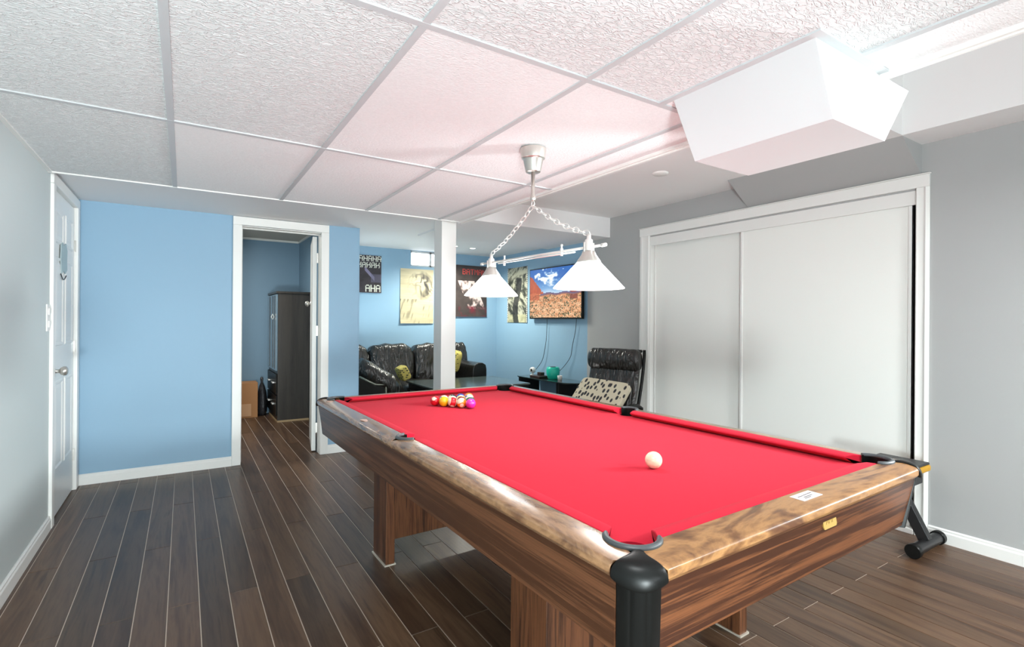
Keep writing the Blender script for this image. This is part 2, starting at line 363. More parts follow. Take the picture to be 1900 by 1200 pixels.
# gusset box over the closet
g = MB().prism([(3.27, 2.22), (XR, 2.22), (XR, 2.05)], 1.203, 2.262, 'y').build('wall_gusset', grey_wall); st(g)

# ---- duct cover hanging through the tiles
d = MB().prism([(1.498, 2.01), (2.122, 2.01), (2.122, 2.22), (1.498, 2.22)], .762, 1.262, 'y').build('duct_cover', mat('bright_white_board', (.60, .605, .61), .45))
d.data.clear_geometry()
dd = MB().add([(1.500,.762,2.012),(2.122,.762,2.012),(1.935,.760,1.80),(1.600,.760,1.80),(1.500,1.262,2.012),(2.122,1.262,2.012),(1.935,1.245,1.80),(1.600,1.245,1.80)],
   [(0,1,2,3),(4,7,6,5),(0,3,7,4),(1,5,6,2),(3,2,6,7),(0,4,5,1)])
mt = d.data.materials[0]; bpy.data.objects.remove(d)
d = dd.build('duct_cover', mt, bevel=.0015); tag(d, 'white tapered box hanging from the tiled ceiling in front of the closet', 'ceiling box')

# ---- support column
colm = MB().box(1.785, 1.918, 3.87, 4.02, 0, ZS).build('support_column', white_trim, bevel=.003)
tag(colm, 'white square column behind the far edge of the pool table', 'column')

# ---- baseboards
def bb(m, a, b, n):   # a,b 2D points on wall face, n inward normal
    H = .078; pr = [(0, 0), (.013, 0), (.013, H * .72), (.009, H * .82), (.009, H * .92), (.004, H), (0, H)]
    r0 = [(a[0] + n[0] * d, a[1] + n[1] * d, z) for d, z in pr]; r1 = [(b[0] + n[0] * d, b[1] + n[1] * d, z) for d, z in pr]
    return m.loft([r0, r1])
m = MB(); bb(m, (XL, -4.98), (XL, 3.862), (1, 0)); st(m.build('baseboard_left', white_trim))
m = MB(); bb(m, (XL + .012, 4.77), (.338, 4.77), (0, -1)); bb(m, (1.092, 4.77), (1.37, 4.77), (0, -1)); st(m.build('baseboard_back', white_trim))
m = MB(); bb(m, (XR, -4.98), (XR, 1.158), (-1, 0)); bb(m, (XR, 3.325), (XR, 5.89), (-1, 0)); st(m.build('baseboard_right', white_trim))
m = MB(); bb(m, (1.37, 5.89), (XR, 5.89), (0, -1)); st(m.build('baseboard_lounge', white_trim))

# ---- door 1 in the left wall, with casing
cs = MB()
for y0, y1 in ((3.862, 3.925), (4.66, 4.735)): cs.box(XL - .10, XL + .016, y0, y1, 0, 1.968)
cs.box(XL - .10, XL + .016, 3.862, 4.735, 1.968, 2.03)
st(cs.build('trim_2', white_trim, bevel=.004))
ds = MB().box(XL - .045, XL - .006, 3.93, 4.655, .008, 1.962)
d1 = st(ds.build('door_1', white_door, bevel=.002))
for y0, y1 in ((4.02, 4.26), (4.33, 4.57)):
    for z0, z1 in ((.28, .82), (1.03, 1.57), (1.65, 1.86)):
        p = MB(); x = XL - .006; t = .022
        ring = lambda a, xx: [(xx, y0 + a, z0 + a), (xx, y1 - a, z0 + a), (xx, y1 - a, z1 - a), (xx, y0 + a, z1 - a)]
        p.loft([ring(0, x), ring(.006, x + .006), ring(.016, x + .006), ring(.026, x + .0005), ring(.045, x + .004)], True, True)
        p.build('panel', white_door, d1)
kn = MB().lathe([(0, .0), (.032, .0), (.032, .006), (.012, .010), (.011, .028), (.02, .034), (.028, .046), (.027, .06), (.016, .068), (0, .07)], (XL - .006, 4.0, .885), 20, 'x')
kn.build('door_knob', nickel, d1, True)
for z in (.25, 1.0, 1.70): MB().box(XL - .008, XL + .004, 4.648, 4.662, z - .04, z + .04).build('hinge', nickel, d1)
# blue paper ornament taped on the door
def orn(u, v): return (130 + 30 * math.sin(17 * u + 9 * v), 165 + 14 * math.sin(23 * v), 178 + 10 * math.sin(31 * u))
o = MB().prism([(4.15, 1.56), (4.16, 1.65), (4.20, 1.67), (4.24, 1.655), (4.31, 1.675), (4.35, 1.63), (4.34, 1.56), (4.35, 1.51), (4.29, 1.48), (4.24, 1.495), (4.18, 1.475)], XL - .002, XL + .004, 'x')\
   .build('door_ornament', mat('pale_blue_paper', lin((172, 192, 196)), .6, var=.2))
tag(o, 'pale blue paper ornament stuck on the white panelled door', 'ornament')
hk = MB().tube([(XL + .004, 4.14 + .17 * i / 6, 1.47 - .03 * math.sin(PI * i / 6)) for i in range(7)], .003, 6).build('cord', black_m, o)

# ---- light switches
sw = MB().box(XL, XL + .006, 3.765, 3.838, 1.125, 1.275).build('light_switch', white_trim, bevel=.002)
tag(sw, 'white light switch plate on the grey wall beside the panelled door', 'switch')
for z in (1.165, 1.235): MB().box(XL + .006, XL + .012, 3.79, 3.812, z - .018, z + .018).build('rocker', white_trim, sw, bevel=.001)

# ---- doorway in the back wall: casing, jamb, open door 2
cs = MB(); yf = 4.77
for x0, x1 in ((.335, .402), (1.028, 1.095)): cs.box(x0, x1, yf - .017, yf, 0, 1.977)
cs.box(.335, 1.095, yf - .017, yf, 1.977, 2.045)
cs.box(.392, .404, yf, 4.88, 0, 1.968).box(1.026, 1.040, yf, 4.88, 0, 1.968).box(.39, 1.04, yf, 4.88, 1.968, 1.977)
cs.box(.404, .412, 4.83, 4.86, 0, 1.968).box(.40, 1.03, 4.83, 4.86, 1.958, 1.968)
st(cs.build('trim_3', white_trim, bevel=.004))
ang = math.radians(9.5)
d2 = MB().box(-.018, .018, 0, .60, .01, 1.955).build('door_2', white_door, loc=(1.0, 4.895, 0), rz=-ang, bevel=.002); st(d2)
for z in (.22, 1.10, 1.76): MB().box(.017, .030, -.012, .004, z - .045, z + .045).build('hinge', nickel, d2)
MB().lathe([(0, -.07), (.02, -.066), (.028, -.052), (.026, -.04), (.011, -.03), (.012, -.022), (.03, -.018), (.03, -.017)], (0, .54, 1.33 + .03), 16, 'x').build('door_knob', nickel, d2, True)

# ---- closet: casing, header fascia, two sliding panels, track
cs = MB(); x = XR
def case_v(y0, y1, flip):
    pr = [(0, 0), (.0, .012), (.25, .020), (.4, .013), (.75, .013), (.9, .018), (1, .010), (1, 0)]
    pts = [(y0 + (y1 - y0) * (a if not flip else 1 - a), d) for a, d in pr]
    return [[(x - d, yy, z) for yy, d in pts] for z in (0, 1.975)]
cs.loft(case_v(1.160, 1.225, False)); cs.loft(case_v(3.210, 3.325, True))
cs.box(x - .017, x, 1.160, 3.325, 1.975, 2.045).box(x - .023, x, 1.155, 3.33, 2.0455, 2.052)
cs.box(x, x + .1, 1.205, 1.222, 0, 1.975).box(x, x + .1, 3.208, 3.225, 0, 1.975).box(x + .001, x + .1, 1.205, 3.22, 1.976, 1.98)
st(cs.build('trim_4', white_trim, bevel=.002))
st(MB().box(x + .004, x + .016, 1.224, 3.208, 1.885, 1.968).build('trim_5', white_trim, bevel=.002))
d3 = MB().box(x + .022, x + .038, 1.252, 2.335, .035, 1.91).build('door_3', panel_white); st(d3)
for y in (1.252, 2.317): MB().box(x + .016, x + .042, y, y + .018, .03, 1.91).build('edge_rail', white_trim, d3, bevel=.002)
d4 = MB().box(x + .052, x + .066, 2.26, 3.205, .035, 1.91).build('door_4', panel_white); st(d4)
for y in (2.25, 3.188): MB().box(x + .046, x + .07, y, y + .018, .03, 1.91).build('edge_rail', white_trim, d4, bevel=.002)
st(MB().box(x - .02, x + .09, 1.225, 3.208, 0, .03).build('trim_6', white_trim, bevel=.003))

# ---- ceiling discs
o = MB().lathe([(0, ZD - .012), (.045, ZD - .012), (.055, ZD - .004), (.055, ZD)], (2.74, 2.41, 0), 24).build('smoke_detector', white_trim, None, True)
tag(o, 'flat white round cover on the grey drywall ceiling near the closet', 'smoke detector')
glow = mat('pot_light_glow', (1, 1, 1), .5, emis=((1, .98, .95), 18))
for (px, py, lab) in ((2.85, 5.32, 'round recessed ceiling light between the hanging lamp and the column'), (2.60, 5.28, 'round recessed ceiling light just behind the top of the column')):
    t = thing('recessed_light', lab, 'ceiling light', (px, py, ZL))
    MB().lathe([(.032, -.004), (.046, -.005), (.05, 0)], n=24).build('rim', white_trim, t, True)
    MB().lathe([(0, -.002), (.032, -.002)], n=24).build('lens', glow, t)
    l = bpy.data.lights.new('lounge_pot', 'SPOT'); l.energy = 62; l.spot_size = 2.8; l.spot_blend = .7; l.shadow_soft_size = .04; l.color = (1, .98, .86)
    lo = bpy.data.objects.new('lounge_pot', l); C.objects.link(lo); lo.location = (px, py, ZL - .02)

# ================================================================== POOL TABLE
T = thing('pool_table', 'wood-grain pool table with red cloth and black corner caps', 'pool table', (1.337, 1.894, 0), .02035)
HW, HL = .675, 1.237
PC = [(sx * .568, sy * 1.118) for sx in (-1, 1) for sy in (-1, 1)]
# bed cloth
poly = []
def arc(cx, cy, r, a0, a1, n=14): return [(cx + r * math.cos(a0 + (a1 - a0) * i / n), cy + r * math.sin(a0 + (a1 - a0) * i / n)) for i in range(n + 1)]
R_ = .047; ca = math.atan2(.0344, .032); rc = math.hypot(.0344, .032)
poly += arc(.60, 0, .045, 1.5 * PI, .5 * PI)
poly += arc(.568, 1.118, R_, -ca, -ca - (2 * PI - (PI / 2 + 2 * (PI / 2 - ca)) - (0)) if False else -(2 * PI - (PI / 2 + ca)), 14)
poly += arc(-.568, 1.118, R_, (PI / 2 - ca) if False else PI - (PI - (PI / 2 - ca)) + 0 - 0, -(PI - ca), 14) if False else [(-x, y) for x, y in arc(.568, 1.118, R_, -ca, -(2 * PI - (PI / 2 + ca)), 14)][::-1]
poly += [(-x, y) for x, y in arc(.60, 0, .045, 1.5 * PI, .5 * PI)][::-1]
poly += [(-x, -y) for x, y in arc(.568, 1.118, R_, -ca, -(2 * PI - (PI / 2 + ca)), 14)]
poly += [(x, -y) for x, y in arc(.568, 1.118, R_, -ca, -(2 * PI - (PI / 2 + ca)), 14)][::-1]
MB().prism(poly, .68, .722).build('cloth', felt, T)
MB().box(-.62, .62, -1.18, 1.18, .58, .676).build('underside', dark_in, T)

def rail(side, prof, ins0, ins1, a, b, name, m, par=T):
    """side: 'x-','x+','y-','y+' ; prof [(d,z)] d inward from outer face ; ends a+ins0, b-ins1"""
    rings = []
    for end, s, ins in ((a, 1, ins0), (b, -1, ins1)):
        r = []
        for (d, z), i in zip(prof, ins):
            t = end + s * i
            if side[0] == 'x': r.append(((HW - d) * (1 if side[1] == '+' else -1), t, z))
            else: r.append((t, (HL - d) * (1 if side[1] == '+' else -1), z))
        rings.append(r)
    k = 6; full = [[tuple(p + (q - p) * i / k for p, q in zip(A, B)) for A, B in zip(*rings)] for i in range(k + 1)]
    return MB().loft(full).build(name, m, par, bevel=.0025)
pr = [(.0, .722), (.0, .738), (.006, .744), (.03, .7485), (.050, .7495), (.0585, .7498), (.063, .750), (.075, .7505), (.075, .70), (.02, .70)]
pre = [(.0, .722), (.0, .738), (.008, .744), (.035, .7485), (.060, .7495), (.0705, .7498), (.075, .750), (.087, .7505), (.087, .70), (.02, .70)]
cs_ = [.076, .076, .072, .054, .052, .098, .140, .166, .166, .09]      # corner insets, side rails
ce_ = [.076, .076, .072, .054, .058, .100, .130, .154, .154, .09]
md_ = [0, 0, 0, .014, .041, .044, .047, .050, .050, .03]
cp = [(.075, .700), (.075, .7505), (.098, .752), (.120, .746), (.125, .741), (.116, .733), (.095, .7225), (.075, .7225)]
cc = [.162, .162, .178, .192, .196, .19, .178, .162]; cm = [.046, .046, .050, .056, .058, .056, .05, .046]
cpe = [(d + .012, z) for d, z in cp]; cce = [i - .012 for i in cc]
for s in ('x-', 'x+'):
    rail(s, pr, cs_, md_, -HL, 0, 'rail', rail_y); rail(s, pr, md_, cs_, 0, HL, 'rail', rail_y)
    rail(s, cp, cc, cm, -HL, 0, 'cushion', felt); rail(s, cp, cm, cc, 0, HL, 'cushion', felt)
for s in ('y-', 'y+'):
    rail(s, pre, ce_, ce_, -HW, HW, 'rail', rail_x)
    rail(s, cpe, cce, cce, -HW, HW, 'cushion', felt)
# aprons, slightly raked inwards
for s in (-1, 1):
    MB().add([(s*.664,-1.166,.716),(s*.664,1.166,.716),(s*.648,1.145,.555),(s*.648,-1.145,.555),(s*.64,-1.166,.716),(s*.64,1.166,.716),(s*.628,1.145,.555),(s*.628,-1.145,.555)],
        [(0,1,2,3),(4,7,6,5),(0,4,5,1),(3,2,6,7),(0,3,7,4),(1,5,6,2)]).build('apron', apron_y, T)
    MB().add([(-.605,s*1.226,.716),(.605,s*1.226,.716),(.590,s*1.198,.555),(-.590,s*1.198,.555),(-.605,s*1.20,.716),(.605,s*1.20,.716),(.590,s*1.178,.555),(-.590,s*1.178,.555)],
        [(0,1,2,3),(4,7,6,5),(0,4,5,1),(3,2,6,7),(0,3,7,4),(1,5,6,2)]).build('apron', apron_x, T)
# corner caps, corner posts, pocket rings and liners
rows = [(-.104, .011, .7505, .0), (-.088, .012, .7535, .0), (-.074, .019, .7535, .001), (-.062, .031, .752, .004), (-.052, .042, .749, .009), (-.042, .049, .742, .015), (-.035, .053, .732, .019), (-.032, .054, .718, .021), (-.033, .054, .702, .021)]
for sx in (-1, 1):
    for sy in (-1, 1):
        e1 = Vector((sx, sy, 0)).normalized(); e2 = Vector((-e1.y, e1.x, 0)); V = Vector((sx * HW, sy * HL, 0))
        rings = []
        for u, hv, z, k in rows:
            r = []
            for i in range(13):
                q = -1 + 2 * i / 12
                r.append(V + e1 * (u + .004 * (hv > .04) - k * abs(q) ** 2.2) + e2 * hv * q + Vector((0, 0, z - .003 * abs(q) ** 3 + (.018 if z < .71 else .008 if z < .725 else 0) * q * q)))
            rings.append(r)
        o = MB().loft(rings, False, False).build('corner_cap', black_pl, T, True); so = o.modifiers.new('s', 'SOLIDIFY'); so.thickness = .004; so.offset = 0
        ss = o.modifiers.new('ss', 'SUBSURF'); ss.levels = 1; ss.render_levels = 2
        rings = []
        for z, off in ((.712, .0), (.66, -.010), (.60, -.021), (.548, -.031)):
            r = []
            for i in range(17):
                q = -1 + 2 * i / 16; gr = -.0022 if abs(abs(q) - .33) < .07 else 0
                r.append(V + e1 * (-.040 + gr + off - .016 * abs(q) ** 2.2) + e2 * .042 * q + Vector((0, 0, z)))
            r += [V + e1 * (-.09 + off) + e2 * .03 + Vector((0, 0, z)), V + e1 * (-.09 + off) - e2 * .03 + Vector((0, 0, z))]
            rings.append(r)
        MB().loft(rings).build('corner_post', black_pl, T, bevel=.0015)
        a0 = math.atan2(sy, sx); cx, cy = sx * .568, sy * 1.118
        def ring_of(cx, cy, R, a0, half, n=28):
            rr = []
            for i in range(n + 1):
                a = a0 - half + 2 * half * i / n; c, s_ = math.cos(a), math.sin(a); f = 1 if 0 < i < n else .6
                rr.append([(cx + c * (R + d * f), cy + s_ * (R + d * f), z) for d, z in ((-.0065, .748), (-.0065, .754), (-.003, .758), (.003, .758), (.0075, .754), (.0075, .748))])
            return MB().loft(rr)
        ring_of(cx, cy, .055, a0, 1.72).build('pocket_ring', black_rub, T, bevel=.0015)
        b = MB()
        b.loft([[(cx + .0495 * math.cos(a0 - 1.75 + 3.5 * i / 20), cy + .0495 * math.sin(a0 - 1.75 + 3.5 * i / 20), z) for i in range(21)] for z in (.752, .70)], False, False)
        b.lathe([(.0495, .72), (.048, .62), (0, .615)], (cx, cy, 0), 24)
        b.build('pocket_liner', black_pl, T, True)
for sx in (-1, 1):
    a0 = 0 if sx > 0 else PI
    ring_of(sx * .598, 0, .047, a0, 1.5).build('pocket_ring', black_rub, T, bevel=.0015)
    b = MB(); cx = sx * .60
    b.loft([[(cx + .0405 * math.cos(a0 - 1.75 + 3.5 * i / 20), .0405 * math.sin(a0 - 1.75 + 3.5 * i / 20), z) for i in range(21)] for z in (.752, .70)], False, False)
    b.lathe([(.0405, .718), (.040, .62), (0, .615)], (cx, 0, 0), 24); b.build('pocket_liner', black_pl, T, True)
# legs and cross panels
for sy in (-1, 1):
    for sx in (-1, 1):
        y0, y1 = sorted((sy * .548, sy * .728))
        l = MB().box(min(sx * .490, sx * .444), max(sx * .490, sx * .444), y0, y1, .006, .58).build('leg', leg_m, T, bevel=.002)
        MB().box(min(sx * .496, sx * .440), max(sx * .496, sx * .440), y0 - .006, y1 + .006, 0, .007).build('foot_plate', steel, l)
    y0, y1 = sorted((sy * .60, sy * .622))
    MB().box(-.444, .444, y0, y1, .10, .58).build('cross_panel', leg_m, T, bevel=.002)
    if sy < 0: MB().box(-.444, -.31, -.728, -.62, .006, .58).build('front_panel', leg_m, T, bevel=.002)
# plates
lb = MB().box(-.047, .047, -.019, .019, 0, .0012).build('paper_label', mat('label_paper', lin((214, 208, 205)), .5), T, loc=(.012, -1.182, .7492), rz=.0)
tx = MB()
for a, b_, y in ((-.034, -.010, .004), (-.007, .012, .005), (.015, .036, .006), (-.02, .022, -.004), (-.026, .004, -.010)): tx.box(a, b_, y - .0016, y + .0016, .0012, .0014)
tx.build('lettering', mat('label_ink', lin((110, 108, 112)), .6), lb)
ft = bpy.data.curves.new('maker_text', 'FONT'); ft.body = 'AMF'; ft.size = .022; ft.extrude = .0006; ft.align_x = 'CENTER'; ft.align_y = 'CENTER'
brass = mat('brass_plate', lin((196, 162, 88)), .35, metal=.5)
bp_ = MB().prism([(-.034, -.012), (-.034, .010), (-.030, .016), (.030, .016), (.034, .012), (.034, -.012), (.030, -.018), (-.030, -.018)], -.0015, .0015)\
    .build('maker_plate', brass, T, loc=(.052, -1.2205, .690)); bp_.rotation_euler = (PI / 2 - .17, 0, 0)
ft.materials.append(mat('plate_letters', lin((150, 118, 52)), .4, metal=.5)); ftmp = bpy.data.objects.new('tmp', ft); C.objects.link(ftmp); bpy.context.view_layer.update()
fm = bpy.data.meshes.new_from_object(ftmp.evaluated_get(bpy.context.evaluated_depsgraph_get())); bpy.data.objects.remove(ftmp)
fo = bpy.data.objects.new('plate_lettering', fm); C.objects.link(fo); fo.parent = bp_; fo.location = (0, 0, .0012)
# pale worn patches on the side rail
for x, y, a, b_ in ((-.628, 1.045, .020, .030), (-.640, .42, .013, .035)):
    MB().prism([(x + a * math.cos(t) * (1 + .25 * math.sin(3 * t)), y + b_ * math.sin(t) * (1 + .2 * math.cos(2 * t))) for t in [2 * PI * i / 14 for i in range(14)]], .7485, .7498).build('worn_patch', mat('worn_patch', lin((190, 160, 145)), .5), T)

# ------------------------------------------------------------------ balls
def ball_mat(name, kind, col):
    m = bpy.data.materials.new(name); m.use_nodes = True; nt = m.node_tree; b = nt.nodes['Principled BSDF']; b.inputs['Roughness'].default_value = .12; b.inputs['Coat Weight'].default_value = .5
    tc = nt.nodes.new('ShaderNodeTexCoord'); sp = nt.nodes.new('ShaderNodeSeparateXYZ'); nt.links.new(tc.outputs['Object'], sp.inputs[0])
    ivory = (.80, .72, .52)
    if kind == 'cue': b.inputs['Base Color'].default_value = (.86, .80, .56, 1); return m
    ab = nt.nodes.new('ShaderNodeMath'); ab.operation = 'ABSOLUTE'; nt.links.new(sp.outputs['Z'], ab.inputs[0])
    lt = nt.nodes.new('ShaderNodeMath'); lt.operation = 'LESS_THAN'; lt.inputs[1].default_value = .0145 if kind == 'stripe' else .1; nt.links.new(ab.outputs[0], lt.inputs[0])
    gt = nt.nodes.new('ShaderNodeMath'); gt.operation = 'GREATER_THAN'; gt.inputs[1].default_value = .0252; nt.links.new(sp.outputs['X'], gt.inputs[0])
    m1 = nt.nodes.new('ShaderNodeMix'); m1.data_type = 'RGBA'; m1.inputs['A'].default_value = (*ivory, 1); m1.inputs['B'].default_value = (*col, 1); nt.links.new(lt.outputs[0], m1.inputs['Factor'])
    m2 = nt.nodes.new('ShaderNodeMix'); m2.data_type = 'RGBA'; m2.inputs['B'].default_value = (*ivory, 1); nt.links.new(m1.outputs['Result'], m2.inputs['A']); nt.links.new(gt.outputs[0], m2.inputs['Factor'])
    nt.links.new(m2.outputs['Result'], b.inputs['Base Color']); return m
BR = .0277
bs = MB().lathe([(BR * math.sin(PI * i / 20), -BR * math.cos(PI * i / 20)) for i in range(21)], n=32)
def ball(name, label, x, y, m, rot, grp=None):
    o = bs.build(name, m, None, True, loc=(x, y, .7222 + BR)); o.rotation_euler = rot; tag(o, label, 'ball', grp); return o
ball('cue_ball', 'cream cue ball lying alone on the red cloth', 1.296, 1.160, ball_mat('cue_ball_mat', 'cue', None), (0, 0, 0))
RA = Vector((1.192, 2.655)); RU = Vector((.5741, -.8188)); RV = Vector((.8188, .5741))
RED, YEL, ORG, PUR, GRN, BLU, BRN, BLK = (.62, .01, .02), (.85, .50, .01), (.85, .22, .01), (.62, .03, .35), (.01, .13, .07), (.02, .05, .35), (.22, .02, .02), (.01, .01, .012)
rackd = {(0,0):('solid',RED,'dark red ball at the left end of the racked front row'), (0,1):('solid',YEL,'plain yellow ball in the front row of the rack'),
 (0,2):('stripe',RED,'red and cream striped ball in the middle of the rack front row'), (0,3):('stripe',ORG,'orange ball beside the pink ball in the rack front row'),
 (0,4):('solid',PUR,'bright pink ball at the near right corner of the rack'), (1,0):('stripe',GRN,'green striped ball just behind the yellow ball'),
 (1,1):('stripe',ORG,'cream ball with orange stripe behind the red striped ball'), (1,2):('solid',BRN,'maroon ball behind the orange front row ball'),
 (1,3):('solid',GRN,'dark green ball directly behind the pink ball'), (2,0):('solid',BLK,'black ball in the middle of the rack'),
 (2,1):('stripe',YEL,'cream ball with yellow stripe in the third row of the rack'), (2,2):('stripe',BRN,'cream ball with maroon stripe near the far right rack edge'),
 (3,0):('solid',BLU,'blue ball near the far end of the rack'), (3,1):('stripe',BLU,'cream ball with blue stripe by the far end of the rack'),
 (4,0):('solid',ORG,'plain orange ball at the far point of the rack')}
for (i, j), (kind, col, lab) in rackd.items():
    p = RA + RU * .0557 * (j + i / 2) + RV * .0482 * i
    rot = {(0,2): (1.2, .9, -2.2), (0,3): (.5, .4, -2.0)}.get((i, j), (random.uniform(-.5, .9), random.uniform(-.9, .9), random.uniform(0, 6)))
    ball('pool_ball', lab, p.x, p.y, ball_mat('ball_%d_%d' % (i, j), kind, col), rot, 'racked pool balls')

# ================================================================== HANGING LAMP
LX = 1.376
Lm = thing('billiard_lamp', 'brushed nickel billiard lamp with two white cone shades on chains', 'ceiling lamp', (LX, 1.975, 0))
YO = 1.975
MB().lathe([(0, 2.008), (.060, 2.008), (.062, 2.0), (.055, 1.962), (.051, 1.960), (.047, 1.955), (.035, 1.900), (.030, 1.897), (0, 1.897)], n=32).build('canopy', nickel, Lm, True).modifiers.new('e', 'EDGE_SPLIT').split_angle = .6
MB().lathe([(0, 1.90), (.0095, 1.90), (.0095, 1.79), (.013, 1.786), (.013, 1.768), (.006, 1.762), (0, 1.762)], n=16).build('stem', nickel, Lm, True)
hk = MB().tube([(0, .012 * math.sin(2 * PI * i / 16), 1.750 + .014 * math.cos(2 * PI * i / 16)) for i in range(16)], .0022, 6, True)
hk.build('hook', chrome, Lm, True)
shade_m = mat('lit_frosted_glass', (.9, .9, .9), .3, emis=((1, .985, .96), 2.6))
YS_ = (2.357, 1.578)
def link_mb(p, q, w=.0105, r=.0023, tw=0):
    p, q = Vector(p), Vector(q); c = (p + q) / 2; t = (q - p).normalized(); L = (q - p).length / 2 + .004
    a = t.cross(Vector((1, 0, 0))).normalized(); b = t.cross(a)
    s_ = a if tw else b
    return [c + t * L * math.cos(2 * PI * i / 14) + s_ * w * math.sin(2 * PI * i / 14) for i in range(14)], r
for y in YS_:
    A = Vector((0, 0, 1.742)); B = Vector((0, y - YO, 1.556)); n = 12; m = MB()
    for i in range(n):
        sag = lambda t: Vector((0, 0, -.018 * math.sin(PI * t)))
        p = A.lerp(B, i / n) + sag(i / n); q = A.lerp(B, (i + 1) / n) + sag((i + 1) / n)
        pts, r = link_mb(p, q, tw=i % 2); m.tube(pts, r, 5, True)
    m.build('chain', chrome, Lm, True)
    sh = MB(); yy = y - YO
    sh.lathe([(.034, 1.449), (.044, 1.444), (.142, 1.338), (.143, 1.334), (.140, 1.334), (.042, 1.439), (.034, 1.444)], (0, yy, 0), 48)
    sh.build('lamp_shade', shade_m, Lm, True)
    MB().lathe([(.0, 1.486), (.024, 1.486), (.030, 1.470), (.048, 1.444), (.049, 1.438), (.046, 1.438)], (0, yy, 0), 32).build('shade_collar', nickel, Lm, True)
    so = MB().lathe([(0, 1.556), (.008, 1.556), (.009, 1.535), (.016, 1.530), (.018, 1.486)], (0, yy, 0), 20)
    so.box(-.026, -.022, yy - .004, yy + .004, 1.45, 1.52).box(.022, .026, yy - .004, yy + .004, 1.45, 1.52)
    so.build('lamp_holder', chrome, Lm, True)
    MB().lathe([(0, 1.36), (.02, 1.365), (.03, 1.385), (.026, 1.41), (.014, 1.44)], (0, yy, 0), 16).build('bulb', mat('bulb_glow', (1, 1, 1), .5, emis=((1, .96, .9), 8)), Lm, True)
    l = bpy.data.lights.new('billiard_bulb', 'SPOT'); l.energy = 8.5; l.spot_size = 2.6; l.spot_blend = .5; l.shadow_soft_size = .03; l.color = (1, .975, .94)
    lo = bpy.data.objects.new('billiard_bulb', l); C.objects.link(lo); lo.location = (LX, y, 1.345)
    l = bpy.data.lights.new('shade_glow', 'POINT'); l.energy = 1.0; l.shadow_soft_size = .06; l.color = (.93, 1, 1)
    lo = bpy.data.objects.new('shade_glow', l); C.objects.link(lo); lo.location = (LX + .11, y, 1.47)
br = MB()
br.tube([(0, -.485, 1.500), (0, .480, 1.512)], .0052, 8); br.tube([(0, -.31, 1.491), (0, .31, 1.500)], .0036, 8)
for y in (-.485, .480): br.lathe([(0, y - .012), (.0075, y - .012), (.0075, y + .012), (0, y + .012)], (0, 0, 1.506 + .012 * (y > 0) - .006), 10, 'y')
for y in (-.22, .25): br.lathe([(0, 1.484), (.006, 1.484), (.007, 1.515), (.004, 1.518), (.004, 1.528), (.0065, 1.532), (0, 1.536)], (0, y, 0), 10)
br.build('cross_bar', chrome, Lm, True)

# ================================================================== LOUNGE
# posters: printed sheets
FONT = {'H': '10001 10001 10001 11111 10001 10001 10001', 'A': '01110 10001 10001 11111 10001 10001 10001', 'B': '11110 10001 10001 11110 10001 10001 11110',
        'T': '11111 00100 00100 00100 00100 00100 00100', 'M': '10001 11011 10101 10101 10001 10001 10001', 'N': '10001 11001 10101 10101 10011 10001 10001'}
def glyph(ch, gx, gy):      # gx,gy 0..1, gy down
    if not (0 <= gx < 1 and 0 <= gy < 1): return False
    return FONT[ch].split()[int(gy * 7)][int(gx * 5)] == '1'
def text_at(s, u, v, x0, y0, cw, ch_, gap=.2):   # v down
    i = int((u - x0) // cw)
    if not 0 <= i < len(s) or s[i] == ' ' or u < x0: return False
    return glyph(s[i], ((u - x0) / cw - i) / (1 - gap), (v - y0) / ch_)
def h2(x, y): n = math.sin(x * 127.1 + y * 311.7) * 43758.5453; return n - math.floor(n)
def vn(x, y):
    xi, yi = math.floor(x), math.floor(y); fx, fy = x - xi, y - yi; fx = fx * fx * (3 - 2 * fx); fy = fy * fy * (3 - 2 * fy)
    return (h2(xi, yi) * (1 - fx) + h2(xi + 1, yi) * fx) * (1 - fy) + (h2(xi, yi + 1) * (1 - fx) + h2(xi + 1, yi + 1) * fx) * fy
def fb(x, y): return .5 * vn(x, y) + .3 * vn(x * 2.1 + 5, y * 2.1) + .2 * vn(x * 4.3, y * 4.3 + 9)
mixc = lambda a, b, t: tuple(x + (y - x) * max(0, min(1, t)) for x, y in zip(a, b))
def p1(u, v):
    v = 1 - v; cream = (212, 214, 200)
    if v < .34:
        for k, (y0, x0, s) in enumerate(((.015, .03, 'HAHAHA'), (.185, -.03, 'AHAHAH'))):
            if text_at(s, u + .01 * math.sin(v * 60), v, x0, y0, .165, .145, .16): return cream
    if v > .76:
        if text_at('AHA', u, v, .42, .79, .19, .18, .14): return cream
    n = fb(u * 5, v * 7); c = mixc((26, 23, 26), (62, 54, 64), n)
    if abs((v - .35) - (u - .4) * .8) < .055 and .4 < u < .75: c = (122, 116, 142)
    if v > .5 and .62 < u and v < .72: c = mixc(c, (96, 94, 118), .6)
    return c
def p2(u, v):
    v = 1 - v; c = mixc((198, 190, 158), (170, 160, 130), fb(u * 2, v * 22))
    # loose charcoal strokes: a plain swirl study
    r = math.hypot((u - .62) / .42, (v - .30) / .27); a = math.atan2(v - .30, u - .62)
    s = vn(a * 5 + r * 9, r * 7)
    w2 = vn(u * 9 + 3 * vn(u * 5, v * 5), v * 12 + 4 * vn(v * 6, u * 4)); rid = 1 - abs(2 * w2 - 1) * 2.2
    if r < 1.0: c = mixc(c, (46, 44, 42), rid * (1.15 - r) * (1.3 if (u > .6 or v < .16) else .45) + (.25 if u > .68 and r < .8 else 0))
    if v > .55: c = mixc(c, (66, 62, 54), (vn(u * 24 + v * 10, v * 7) - .62) * 2.2 * (1.25 - v) * 1.4)
    return c
